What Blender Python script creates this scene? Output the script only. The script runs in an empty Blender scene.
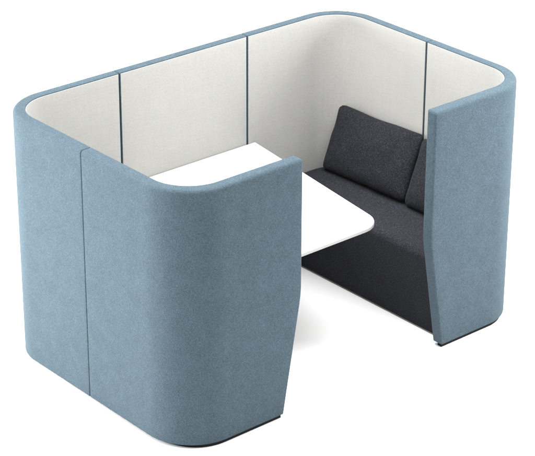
import bpy, bmesh, math, random
from mathutils import Vector, Matrix, noise

random.seed(4)
sc = bpy.context.scene
COL = sc.collection

# ------------------------------------------------------------------ measures (metres)
L, D, T, R, H = 2.4195, 1.5495, 0.0654, 0.2767, 1.40
Z0 = 0.020                    # underside of the wall panels
SEAM_BACK = 0.443             # half width of the middle back panel
SEAM_SIDE = 0.7755            # seam of the side walls
WING_TOP, WING_LOW, WING_KINK = 0.7624, 0.6495, 0.6702
GAP = 0.0025
SEAT_Z, SEAT_X = 0.463, 1.841
TABLE_Z, TABLE_BACK, TABLE_FRONT_Y = 0.7457, 1.7072, 0.225
TABLE_FRONT = 1.523


# ------------------------------------------------------------------ scene graph helpers
def link_mesh(name, bm, mat, parent=None, smooth=True):
    bmesh.ops.recalc_face_normals(bm, faces=bm.faces[:])
    me = bpy.data.meshes.new(name)
    bm.to_mesh(me)
    bm.free()
    me.materials.append(mat)
    if smooth:
        for p in me.polygons:
            p.use_smooth = True
    o = bpy.data.objects.new(name, me)
    COL.objects.link(o)
    if parent:
        o.parent = parent
    return o


def thing(name, label, cat, loc=(0, 0, 0), group=None):
    o = bpy.data.objects.new(name, None)
    o.empty_display_size = 0.1
    COL.objects.link(o)
    o.location = loc
    o['label'] = label
    o['category'] = cat
    if group:
        o['group'] = group
    return o


# ------------------------------------------------------------------ materials
def new_mat(name):
    m = bpy.data.materials.new(name)
    m.use_nodes = True
    nt = m.node_tree
    b = nt.nodes['Principled BSDF']
    return m, nt, b


def N(nt, kind, **kw):
    n = nt.nodes.new(kind)
    for k, v in kw.items():
        if k in n.inputs:
            n.inputs[k].default_value = v
        else:
            setattr(n, k, v)
    return n


def fabric(name, dark, mid, light, scale, sheen=0.25, bump=0.35, stretch=(1, 1, 1), slub=0.0, sheen_col=(1, 1, 1, 1), big=0.06):
    """woven wool melange: yarn-sized flecks of three tones, larger faint mottling, weave relief"""
    m, nt, b = new_mat(name)
    tc = N(nt, 'ShaderNodeTexCoord')
    mp = N(nt, 'ShaderNodeMapping')
    mp.inputs['Scale'].default_value = stretch
    nt.links.new(tc.outputs['Object'], mp.inputs['Vector'])
    n1 = N(nt, 'ShaderNodeTexNoise', Scale=scale, Detail=3.0, Roughness=0.65)
    n2 = N(nt, 'ShaderNodeTexNoise', Scale=scale * 0.42, Detail=2.0, Roughness=0.6)
    n3 = N(nt, 'ShaderNodeTexNoise', Scale=scale * 0.03, Detail=3.0, Roughness=0.6)
    for n in (n1, n2, n3):
        nt.links.new(mp.outputs['Vector'], n.inputs['Vector'])
    add = N(nt, 'ShaderNodeMath', operation='MULTIPLY_ADD')
    nt.links.new(n2.outputs['Fac'], add.inputs[0])
    add.inputs[1].default_value = 0.55
    sc1 = N(nt, 'ShaderNodeMath', operation='MULTIPLY')
    sc1.inputs[1].default_value = 0.42
    nt.links.new(n1.outputs['Fac'], sc1.inputs[0])
    nt.links.new(sc1.outputs[0], add.inputs[2])
    ramp = N(nt, 'ShaderNodeValToRGB')
    e = ramp.color_ramp.elements
    e[0].position, e[0].color = 0.36, (*dark, 1)
    e[1].position, e[1].color = 0.64, (*light, 1)
    k = e.new(0.5)
    k.color = (*mid, 1)
    nt.links.new(add.outputs[0], ramp.inputs['Fac'])
    hsv = N(nt, 'ShaderNodeHueSaturation')
    mr = N(nt, 'ShaderNodeMapRange')
    mr.inputs['From Min'].default_value = 0.3
    mr.inputs['From Max'].default_value = 0.7
    mr.inputs['To Min'].default_value = 1 - big
    mr.inputs['To Max'].default_value = 1 + big
    nt.links.new(n3.outputs['Fac'], mr.inputs['Value'])
    nt.links.new(mr.outputs[0], hsv.inputs['Value'])
    nt.links.new(ramp.outputs['Color'], hsv.inputs['Color'])
    out = hsv.outputs['Color']
    if slub:
        # long slubby yarns running up the cloth and across it
        for st in ((1, 1, 0.035), (0.05, 0.05, 1)):
            mq = N(nt, 'ShaderNodeMapping')
            mq.inputs['Scale'].default_value = st
            nt.links.new(tc.outputs['Object'], mq.inputs['Vector'])
            ns = N(nt, 'ShaderNodeTexNoise', Scale=110.0, Detail=2.0)
            nt.links.new(mq.outputs['Vector'], ns.inputs['Vector'])
            ms = N(nt, 'ShaderNodeMapRange')
            ms.inputs['From Min'].default_value = 0.3
            ms.inputs['From Max'].default_value = 0.7
            ms.inputs['To Min'].default_value = 1 - slub
            ms.inputs['To Max'].default_value = 1 + slub
            nt.links.new(ns.outputs['Fac'], ms.inputs['Value'])
            hs = N(nt, 'ShaderNodeHueSaturation')
            nt.links.new(ms.outputs[0], hs.inputs['Value'])
            nt.links.new(out, hs.inputs['Color'])
            out = hs.outputs['Color']
    nt.links.new(out, b.inputs['Base Color'])
    b.inputs['Roughness'].default_value = 0.95
    b.inputs['Specular IOR Level'].default_value = 0.05
    b.inputs['Sheen Weight'].default_value = sheen
    b.inputs['Sheen Roughness'].default_value = 0.5
    b.inputs['Sheen Tint'].default_value = sheen_col
    bp = N(nt, 'ShaderNodeBump')
    bp.inputs['Strength'].default_value = bump
    bp.inputs['Distance'].default_value = 0.0015
    nt.links.new(add.outputs[0], bp.inputs['Height'])
    nt.links.new(bp.outputs['Normal'], b.inputs['Normal'])
    return m


def plain(name, col, rough=0.5, spec=0.5, var=0.0, scale=20.0, metal=0.0, bump=0.0):
    m, nt, b = new_mat(name)
    tc = N(nt, 'ShaderNodeTexCoord')
    n = N(nt, 'ShaderNodeTexNoise', Scale=scale, Detail=4.0)
    nt.links.new(tc.outputs['Object'], n.inputs['Vector'])
    r = N(nt, 'ShaderNodeValToRGB')
    e = r.color_ramp.elements
    e[0].position, e[0].color = 0.3, (*[c * (1 - var) for c in col], 1)
    e[1].position, e[1].color = 0.7, (*[min(1, c * (1 + var)) for c in col], 1)
    nt.links.new(n.outputs['Fac'], r.inputs['Fac'])
    nt.links.new(r.outputs['Color'], b.inputs['Base Color'])
    b.inputs['Roughness'].default_value = rough
    b.inputs['Specular IOR Level'].default_value = spec
    b.inputs['Metallic'].default_value = metal
    if bump:
        bp = N(nt, 'ShaderNodeBump')
        bp.inputs['Strength'].default_value = bump
        bp.inputs['Distance'].default_value = 0.001
        nt.links.new(n.outputs['Fac'], bp.inputs['Height'])
        nt.links.new(bp.outputs['Normal'], b.inputs['Normal'])
    return m


M_BLUE = fabric('blue_wool', (0.034, 0.050, 0.063), (0.0495, 0.0718, 0.088), (0.079, 0.108, 0.128), 460, sheen=0.07, bump=0.5,
                sheen_col=(0.75, 0.9, 1, 1))
M_LIN = fabric('white_linen', (0.352, 0.349, 0.333), (0.38, 0.377, 0.36), (0.408, 0.405, 0.388), 300, sheen=0.05, bump=0.2, slub=0.018, big=0.012)
M_CHAR = fabric('charcoal_wool', (0.0080, 0.0085, 0.0108), (0.0157, 0.0164, 0.0204), (0.042, 0.0435, 0.0525), 400, sheen=0.03, bump=0.6)
M_BLACK = plain('black_plastic', (0.004, 0.0045, 0.006), 0.6, 0.15, 0.2)
M_TABLE = plain('white_laminate', (0.48, 0.48, 0.478), 0.42, 0.3, 0.006, 60)
M_STRIP = plain('grey_strip', (0.16, 0.155, 0.145), 0.5, 0.5, 0.05)
M_EDGE = plain('edge_band', (0.29, 0.29, 0.286), 0.5, 0.2, 0.02, 60)
M_STEEL = plain('white_powder_coat', (0.72, 0.72, 0.72), 0.4, 0.4, 0.02, 200)
M_FLOOR = plain('white_floor', (0.68, 0.68, 0.68), 0.7, 0.1, 0.004, 1.2)


# ------------------------------------------------------------------ the wall path
# runs from the free end of the left front wing round the booth to the free end of the right wing
SEGS = []
_s = 0.0


def _line(a, b, n):
    global _s
    a, b = Vector(a), Vector(b)
    ln = (b - a).length
    SEGS.append(('l', _s, _s + ln, a, b, Vector(n)))
    _s += ln


def _arc(c, a0, a1):
    global _s
    ln = abs(math.radians(a1 - a0)) * R
    SEGS.append(('a', _s, _s + ln, Vector(c), math.radians(a0), math.radians(a1)))
    _s += ln


_line((WING_TOP, 0), (R, 0), (0, 1))
_arc((R, R), 270, 180)
_line((0, R), (0, D - R), (1, 0))
_arc((R, D - R), 180, 90)
_line((R, D), (L - R, D), (0, -1))
_arc((L - R, D - R), 90, 0)
_line((L, D - R), (L, R), (-1, 0))
_arc((L - R, R), 0, -90)
_line((L - R, 0), (L - WING_TOP, 0), (0, 1))
S_END = _s
S_WING = WING_TOP - R                      # arc length of the straight part of a wing


def at(s, n):
    """point of the path at length s, pushed n inwards"""
    for g in SEGS:
        if s <= g[2] + 1e-9 or g is SEGS[-1]:
            break
    if s < 0:
        g = SEGS[0]
    if g[0] == 'l':
        d = (g[4] - g[3]).normalized()
        return g[3] + d * (s - g[1]) + g[5] * n
    f = (s - g[1]) / (g[2] - g[1])
    a = g[4] + (g[5] - g[4]) * f
    return g[3] + Vector((math.cos(a), math.sin(a))) * (R - n)


def wing_cut(z):
    """how far the wing's free end is cut back at height z"""
    if z >= WING_KINK + 0.06:
        return 0.0
    full = WING_TOP - WING_LOW
    f = (WING_KINK - z) / (WING_KINK - Z0)
    # a short soft bend at the kink
    w = 0.05
    x = WING_KINK - z
    if x < -w:
        return 0.0
    if x < w:
        x = (x + w) ** 2 / (4 * w)
    return full * x / (WING_KINK - Z0)


def remap(s, z):
    c = wing_cut(z)
    if s < S_WING:
        return S_WING - (S_WING - s) * (S_WING - c) / S_WING
    if s > S_END - S_WING:
        b = S_END - S_WING
        return b + (s - b) * (S_WING - c) / S_WING
    return s


def s_samples(a, b):
    out = [a]
    for g in SEGS:
        k = 26 if g[0] == 'a' else max(4, int((g[2] - g[1]) / 0.05))
        for i in range(k + 1):
            v = g[1] + (g[2] - g[1]) * i / k
            if a + 0.012 < v < b - 0.012 and v - out[-1] > 1e-4:
                out.append(v)
    out.append(b)
    return out


def section(n0, n1, z0, z1, r_out_top, r_in_top, r_bot, d=0.0):
    """rounded rectangle in (inward offset, height), outer side up then inner side down; d = inset"""
    n0 += d; n1 -= d; z0 += d; z1 -= d
    K = 6

    def corner(cn, cz, r, a0, a1):
        return [(cn + r * math.cos(math.radians(a0 + (a1 - a0) * i / K)),
                 cz + r * math.sin(math.radians(a0 + (a1 - a0) * i / K))) for i in range(K + 1)]
    ro, ri, rb = [max(0.0006, r - d) for r in (r_out_top, r_in_top, r_bot)]
    zs = [z0 + (z1 - z0) * i / 30 for i in range(1, 30)]
    zs = [z for z in zs if z0 + rb + .004 < z < z1 - max(ro, ri) - .004]
    p = corner(n0 + rb, z0 + rb, rb, 270, 180)
    p += [(n0, z) for z in zs]
    p += corner(n0 + ro, z1 - ro, ro, 180, 90)
    p += corner(n1 - ri, z1 - ri, ri, 90, 0)
    p += [(n1, z) for z in reversed(zs)]
    p += corner(n1 - rb, z0 + rb, rb, 0, -90)
    return p


def sweep(a, b, n0, n1, z0, z1, rot, rit, rb, ra, rb_end, cut=True, wob=0.0):
    """sweep a rounded section along the path from a to b; ra / rb_end round the two ends"""
    bm = bmesh.new()
    rings = []
    K = 5
    st = [(a + ra * (1 - math.cos(math.radians(90 * i / K))), ra * (1 - math.sin(math.radians(90 * i / K)))) for i in range(K)]
    st += [(s, 0.0) for s in s_samples(a + ra, b - rb_end)]
    st += [(b - rb_end * (1 - math.cos(math.radians(90 * i / K))), rb_end * (1 - math.sin(math.radians(90 * i / K)))) for i in reversed(range(K))]
    for s, d in st:
        ring = []
        for n, z in section(n0, n1, z0, z1, rot, rit, rb, d):
            q = at(remap(s, z) if cut else s, n)
            ring.append(bm.verts.new((q.x, q.y, z)))
        rings.append(ring)
    m = len(rings[0])
    for r0, r1 in zip(rings, rings[1:]):
        for i in range(m):
            j = (i + 1) % m
            bm.faces.new((r0[i], r0[j], r1[j], r1[i]))
    for ring in (rings[0], rings[-1]):
        for i in range(m // 2 - 1):
            bm.faces.new((ring[i], ring[i + 1], ring[m - 2 - i], ring[m - 1 - i]))
    return bm


# ------------------------------------------------------------------ floor
bm = bmesh.new()
q = 60
bmesh.ops.create_grid(bm, x_segments=4, y_segments=4, size=q)
floor = link_mesh('floor', bm, M_FLOOR, smooth=False)
floor['kind'] = 'structure'

# ------------------------------------------------------------------ the booth
booth = thing('meeting_booth', 'blue felt meeting booth with tall rounded walls lined in off-white cloth, open at the front', 'booth', (L / 2, D / 2, 0))
BO = Matrix.Translation((-L / 2, -D / 2, 0))
s_left = SEGS[2][1] + (SEAM_SIDE - R)
s_b1 = SEGS[4][1] + (L / 2 - SEAM_BACK - R)
s_b2 = SEGS[4][1] + (L / 2 + SEAM_BACK - R)
s_right = SEGS[6][1] + (D - R - SEAM_SIDE)
cuts = [0.0, s_left, s_b1, s_b2, s_right, S_END]


def plinth_inset(s):
    # set back further along the sides, close to the face round the front corners
    lo, hi = SEGS[1][1] + 0.25 * R, SEGS[2][1] + 0.02
    m = min(s, S_END - s)
    f = min(1, max(0, (m - lo) / (hi - lo)))
    return 0.011 + 0.031 * f * f * (3 - 2 * f)


def plinth_mesh(a, b):
    bm = bmesh.new()
    rings = []
    for s in s_samples(a, b):
        i0 = plinth_inset(s)
        ring = []
        for n, z in ((i0, 0.0005), (i0, Z0 + 0.004), (T - 0.026, Z0 + 0.004), (T - 0.026, 0.0005)):
            q = at(remap(s, Z0), n)
            ring.append(bm.verts.new((q.x, q.y, z)))
        rings.append(ring)
    for r0, r1 in zip(rings, rings[1:]):
        for i in range(4):
            j = (i + 1) % 4
            bm.faces.new((r0[i], r0[j], r1[j], r1[i]))
    for r in (rings[0], rings[-1]):
        bm.faces.new(r)
    return bm


for k in range(5):
    a, b = cuts[k], cuts[k + 1]
    fa, fb = (k == 0), (k == 4)
    a2 = a if fa else a + GAP / 2
    b2 = b if fb else b - GAP / 2
    bm = sweep(a2, b2, 0.0, T, Z0, H, 0.020, 0.005, 0.006, 0.014 if fa else 0.006, 0.014 if fb else 0.006)
    bm.transform(BO)
    panel = link_mesh('wall_panel', bm, M_BLUE, booth)
    ea = a2 + (0.022 if fa else 0.0062)
    eb = b2 - (0.022 if fb else 0.0062)
    bm = sweep(ea, eb, T - 0.004, T + 0.0016, Z0 + 0.012, H - 0.006, 0.001, 0.0014, 0.001, 0.001, 0.001)
    bm.transform(BO)
    link_mesh('lining', bm, M_LIN, panel)
    bm = plinth_mesh(a2 + (0.018 if fa else 0.004), b2 - (0.018 if fb else 0.004))
    bm.transform(BO)
    link_mesh('plinth', bm, M_BLACK, panel, smooth=False)


# ------------------------------------------------------------------ benches
def rr_outline(x0, x1, y0, y1, radii, d, k=14):
    """rounded rectangle, radii for corners (x1y1, x0y1, x0y0, x1y0), inset by d"""
    x0 += d; x1 -= d; y0 += d; y1 -= d
    out = []
    for (cx, cy, sx, sy, a0), r in zip(((x1, y1, -1, -1, 0), (x0, y1, 1, -1, 90), (x0, y0, 1, 1, 180), (x1, y0, -1, 1, 270)), radii):
        r = max(0.003, r - d)
        for i in range(k + 1):
            a = math.radians(a0 + 90 * i / k)
            out.append((cx + sx * r + r * math.cos(a), cy + sy * r + r * math.sin(a)))
    return out


def bench_mesh(w, y0, y1, top, bottom, r):
    """front face at x = 0, back at x = w; back corners follow the round wall"""
    bm = bmesh.new()
    rings = []
    ri = R - T - 0.006
    prof = [(0.012, bottom), (0.004, bottom + 0.004), (0.0, bottom + 0.012)]
    prof += [(0.0, bottom + (top - r - bottom) * i / 6) for i in range(1, 7)]
    for i in range(1, 9):
        t = math.radians(90 * i / 8)
        prof.append((r * (1 - math.cos(t)), top - r + r * math.sin(t)))
    for d, dz in ((0.09, 0.003), (0.13, 0.006), (0.17, 0.008), (0.21, 0.009), (0.245, 0.009)):
        prof.append((d, top + dz))
    for d, z in prof:
        rings.append([bm.verts.new((x, y, z)) for x, y in rr_outline(0, w, y0, y1, (ri, 0.012, 0.012, ri), d)])
    m = len(rings[0])
    for r0, r1 in zip(rings, rings[1:]):
        for i in range(m):
            j = (i + 1) % m
            bm.faces.new((r0[i], r0[j], r1[j], r1[i]))
    bm.faces.new(rings[0])
    bm.faces.new(rings[-1])
    return bm


BENCH_W = L - T - 0.006 - SEAT_X
BY = D / 2 - T - 0.006


def make_bench(x, mirror, label):
    root = thing('bench', label, 'bench', (x, D / 2, 0))
    bm = bench_mesh(BENCH_W, -BY, BY, SEAT_Z, 0.006, 0.042)
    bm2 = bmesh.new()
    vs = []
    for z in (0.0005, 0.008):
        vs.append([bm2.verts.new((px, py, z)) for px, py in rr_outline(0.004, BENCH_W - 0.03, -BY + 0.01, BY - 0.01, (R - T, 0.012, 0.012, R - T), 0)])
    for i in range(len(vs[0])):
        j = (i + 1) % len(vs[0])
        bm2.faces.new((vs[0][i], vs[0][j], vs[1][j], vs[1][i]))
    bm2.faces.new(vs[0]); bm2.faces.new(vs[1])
    if mirror:
        for g in (bm, bm2):
            bmesh.ops.scale(g, vec=(-1, 1, 1), verts=g.verts[:])
    link_mesh('seat', bm, M_CHAR, root)
    link_mesh('base_strip', bm2, M_STRIP, root, smooth=False)  # thin grey strip showing below the seat front
    return root


make_bench(SEAT_X, False, 'charcoal upholstered bench with a straight front, right of the white table')
make_bench(L - SEAT_X, True, 'charcoal upholstered bench on the left of the white table, hidden by the left front wall')


# ------------------------------------------------------------------ cushions
def cushion_mesh(w, h, t, seed, nu=60, nv=44):
    """soft square-edged scatter cushion: local x = width, y = height, z = thickness"""
    bm = bmesh.new()
    front, back = {}, {}

    def outline(u, v):
        # soft corners: pull the corner in, edges bow slightly inwards between them
        x, y = u * w / 2, v * h / 2
        cu, cv = abs(u), abs(v)
        p = 26.0
        f = 1.0 / max(1e-6, (cu ** p + cv ** p) ** (1 / p)) * max(cu, cv) if max(cu, cv) > 0 else 1
        x *= f; y *= f
        x *= 1 - 0.016 * (1 - v * v)
        y *= 1 - 0.016 * (1 - u * u)
        if v > 0:
            y -= v * 0.0035 * (1 - u * u) * (1 + 0.7 * math.sin(5.3 * u + w * 40))     # the top edge sags a little
        return x, y
    for i in range(nu + 1):
        for j in range(nv + 1):
            u = math.sin(math.pi / 2 * (2 * i / nu - 1)) * 0.55 + 0.45 * (2 * i / nu - 1)
            v = math.sin(math.pi / 2 * (2 * j / nv - 1)) * 0.55 + 0.45 * (2 * j / nv - 1)
            x, y = outline(u, v)
            a, b = max(0, 1 - abs(u) ** 9), max(0, 1 - abs(v) ** 7)
            th = t / 2 * (a * b) ** 0.45 * (0.66 + 0.34 * (1 - u * u) * (1 - v * v))
            th *= 1 + 0.18 * (-v)                       # heavier towards the bottom
            nz = noise.noise(Vector((x * 7 + seed, y * 7, seed * 1.7))) * 0.008 + noise.noise(Vector((x * 17, y * 21 + seed, 3.1))) * 0.0028
            e = min(1, th / 0.02)
            edge = (i in (0, nu)) or (j in (0, nv))
            if edge:
                front[i, j] = back[i, j] = bm.verts.new((x, y, 0))
            else:
                front[i, j] = bm.verts.new((x, y, th + nz * e))
                back[i, j] = bm.verts.new((x, y, -th * 0.9 + nz * e))
    for g in (front, back):
        for i in range(nu):
            for j in range(nv):
                bm.faces.new((g[i, j], g[i + 1, j], g[i + 1, j + 1], g[i, j + 1]))
    return bm


def place_cushion(y, lean, roll, twist, xb, label, seed, w=0.685, h=0.398, t=0.135, zb=SEAT_Z + 0.013):
    bm = cushion_mesh(w, h, t, seed)
    bmesh.ops.translate(bm, vec=(0, h / 2, 0), verts=bm.verts[:])
    # local x -> -y, local y -> z, local z -> -x
    m = Matrix(((0, 0, -1, 0), (-1, 0, 0, 0), (0, 1, 0, 0), (0, 0, 0, 1)))
    bm.transform(Matrix.Rotation(math.radians(twist), 4, 'Z') @ Matrix.Rotation(math.radians(lean), 4, 'Y') @ Matrix.Rotation(math.radians(roll), 4, 'X') @ m)
    o = link_mesh('cushion', bm, M_CHAR)
    o.location = (xb, y, zb)
    o['label'] = label
    o['category'] = 'cushion'
    o['group'] = 'cushions on the right bench'
    return o


place_cushion(1.072, 20.8, -1.7, 0, 2.183, 'charcoal cushion in full view, leaning on the off-white wall nearest the back corner', 1.3)
place_cushion(0.462, 20, -0.6, 0, 2.183, 'charcoal cushion mostly hidden behind the right front wall, beside the fully visible cushion', 5.9, w=0.53)


# ------------------------------------------------------------------ table
def table_top_mesh():
    xb, xf = TABLE_BACK - L / 2, TABLE_FRONT - L / 2
    y0, y1 = TABLE_FRONT_Y, D - T - 0.004
    pts = [(xb, y1, 0.008), (-xb, y1, 0.008), (-0.41, y0, 0.14), (xf, y0, 0.14)]

    def outline(d):
        out = []
        n = len(pts)
        for i in range(n):
            p = Vector(pts[i][:2]); a = Vector(pts[i - 1][:2]); b = Vector(pts[(i + 1) % n][:2])
            r = pts[i][2]
            ua, ub = (a - p).normalized(), (b - p).normalized()
            half = ua.angle(ub) / 2
            bis = (ua + ub).normalized()
            c = p + bis * (r / math.sin(half))
            rr = max(0.002, r - d)
            c0 = c if r - d >= 0.002 else p + bis * ((d + rr) / math.sin(half))
            a0 = math.atan2(*(reversed((p + ua * (r / math.tan(half)) - c).to_tuple())))
            a1 = math.atan2(*(reversed((p + ub * (r / math.tan(half)) - c).to_tuple())))
            dl = (a1 - a0 + math.pi) % (2 * math.pi) - math.pi
            for k in range(17):
                t = a0 + dl * k / 16
                out.append((c0.x + rr * math.cos(t), c0.y + rr * math.sin(t)))
        return out
    return outline


def rings_mesh(outline, prof):
    bm = bmesh.new()
    rings = [[bm.verts.new((x, y, z)) for x, y in outline(d)] for d, z in prof]
    m = len(rings[0])
    for r0, r1 in zip(rings, rings[1:]):
        for i in range(m):
            j = (i + 1) % m
            bm.faces.new((r0[i], r0[j], r1[j], r1[i]))
    bm.faces.new(rings[0]); bm.faces.new(rings[-1])
    return bm


TH = 0.022
table = thing('table', 'white laminate table tapering to a rounded front edge, between the booth walls', 'table', (L / 2, 0, 0))
ol = table_top_mesh()
top = link_mesh('table_top', rings_mesh(ol, [(0.004, TABLE_Z - TH), (0.0015, TABLE_Z - TH + 0.002), (0.0015, TABLE_Z - 0.0035),
                                             (0.0020, TABLE_Z - 0.0012), (0.0030, TABLE_Z - 0.0003), (0.0045, TABLE_Z)]), M_TABLE, table, smooth=False)


def band_mesh(outline, d_in, z0, z1):
    bm = bmesh.new()
    rings = [[bm.verts.new((x, y, z)) for x, y in outline(d)] for d, z in
             ((d_in, z0), (0.0006, z0), (0.0, z0 + 0.0008), (0.0, z1 - 0.0008), (0.0006, z1), (d_in, z1))]
    m = len(rings[0])
    for r0, r1 in zip(rings, rings[1:] + rings[:1]):
        for i in range(m):
            j = (i + 1) % m
            bm.faces.new((r0[i], r0[j], r1[j], r1[i]))
    return bm


link_mesh('edge_band', band_mesh(ol, 0.004, TABLE_Z - TH + 0.0025, TABLE_Z - 0.0042), M_EDGE, top, smooth=False)


def circ(r):
    return lambda d: [((r - d) * math.cos(2 * math.pi * i / 48), 0.86 + (r - d) * math.sin(2 * math.pi * i / 48)) for i in range(48)]


link_mesh('leg', rings_mesh(circ(0.032), [(0, 0.012), (0, TABLE_Z - TH - 0.004)]), M_STEEL, table)
link_mesh('base_plate', rings_mesh(circ(0.16), [(0, 0.0005), (0, 0.008), (0.003, 0.012)]), M_STEEL, table, smooth=False)
link_mesh('mounting_plate', rings_mesh(circ(0.09), [(0, TABLE_Z - TH - 0.006), (0, TABLE_Z - TH + 0.001)]), M_STEEL, table, smooth=False)

# ------------------------------------------------------------------ camera
yaw, pitch, roll, f = 0.7087, -0.4455, 0.0033, 3.8545
fwd = Vector((math.sin(yaw) * math.cos(pitch), math.cos(yaw) * math.cos(pitch), math.sin(pitch)))
right = Vector((math.cos(yaw), -math.sin(yaw), 0))
up = right.cross(fwd)
r2 = right * math.cos(roll) + up * math.sin(roll)
u2 = up * math.cos(roll) - right * math.sin(roll)
cd = bpy.data.cameras.new('camera')
cam = bpy.data.objects.new('camera', cd)
COL.objects.link(cam)
M = Matrix((r2, u2, -fwd)).transposed().to_4x4()
M.translation = Vector((-5.2938, -6.7985, 5.3772))
cam.matrix_world = M
cd.sensor_width = 36
cd.lens = 36 * f
cd.clip_end = 500
sc.camera = cam

# ------------------------------------------------------------------ studio light
w = bpy.data.worlds.new('World')
sc.world = w
w.use_nodes = True
bg = w.node_tree.nodes['Background']
bg.inputs['Color'].default_value = (1.0, 1.0, 1.0, 1)
bg.inputs['Strength'].default_value = 0.42


def area(name, loc, target, sx, sy, power, col=(1, 1, 1)):
    d = bpy.data.lights.new(name, 'AREA')
    d.shape = 'RECTANGLE'
    d.size, d.size_y = sx, sy
    d.energy = power
    d.color = col
    o = bpy.data.objects.new(name, d)
    COL.objects.link(o)
    o.location = loc
    o.rotation_euler = (Vector(target) - Vector(loc)).to_track_quat('-Z', 'Y').to_euler()
    return o


area('overhead_softbox', (1.3, 2.2, 14.0), (1.2, 2.0, 0), 19, 19, 11600)
area('left_softbox', (-2.3, 3.2, 1.2), (0, 0.9, 0.75), 1.5, 1.5, 335)
area('high_left_fill', (-4.5, 1.2, 3.7), (1.8, 1.0, 0.8), 2.0, 2.0, 225)  # unseen fill, added to lift the right wall and back corner
area('right_softbox', (3.5, -1.25, 1.9), (2.0, 0.0, 0.7), 1.2, 1.2, 140)

sc.view_settings.view_transform = 'Standard'
sc.view_settings.look = 'None'
sc.view_settings.exposure = 0
sc.view_settings.gamma = 1
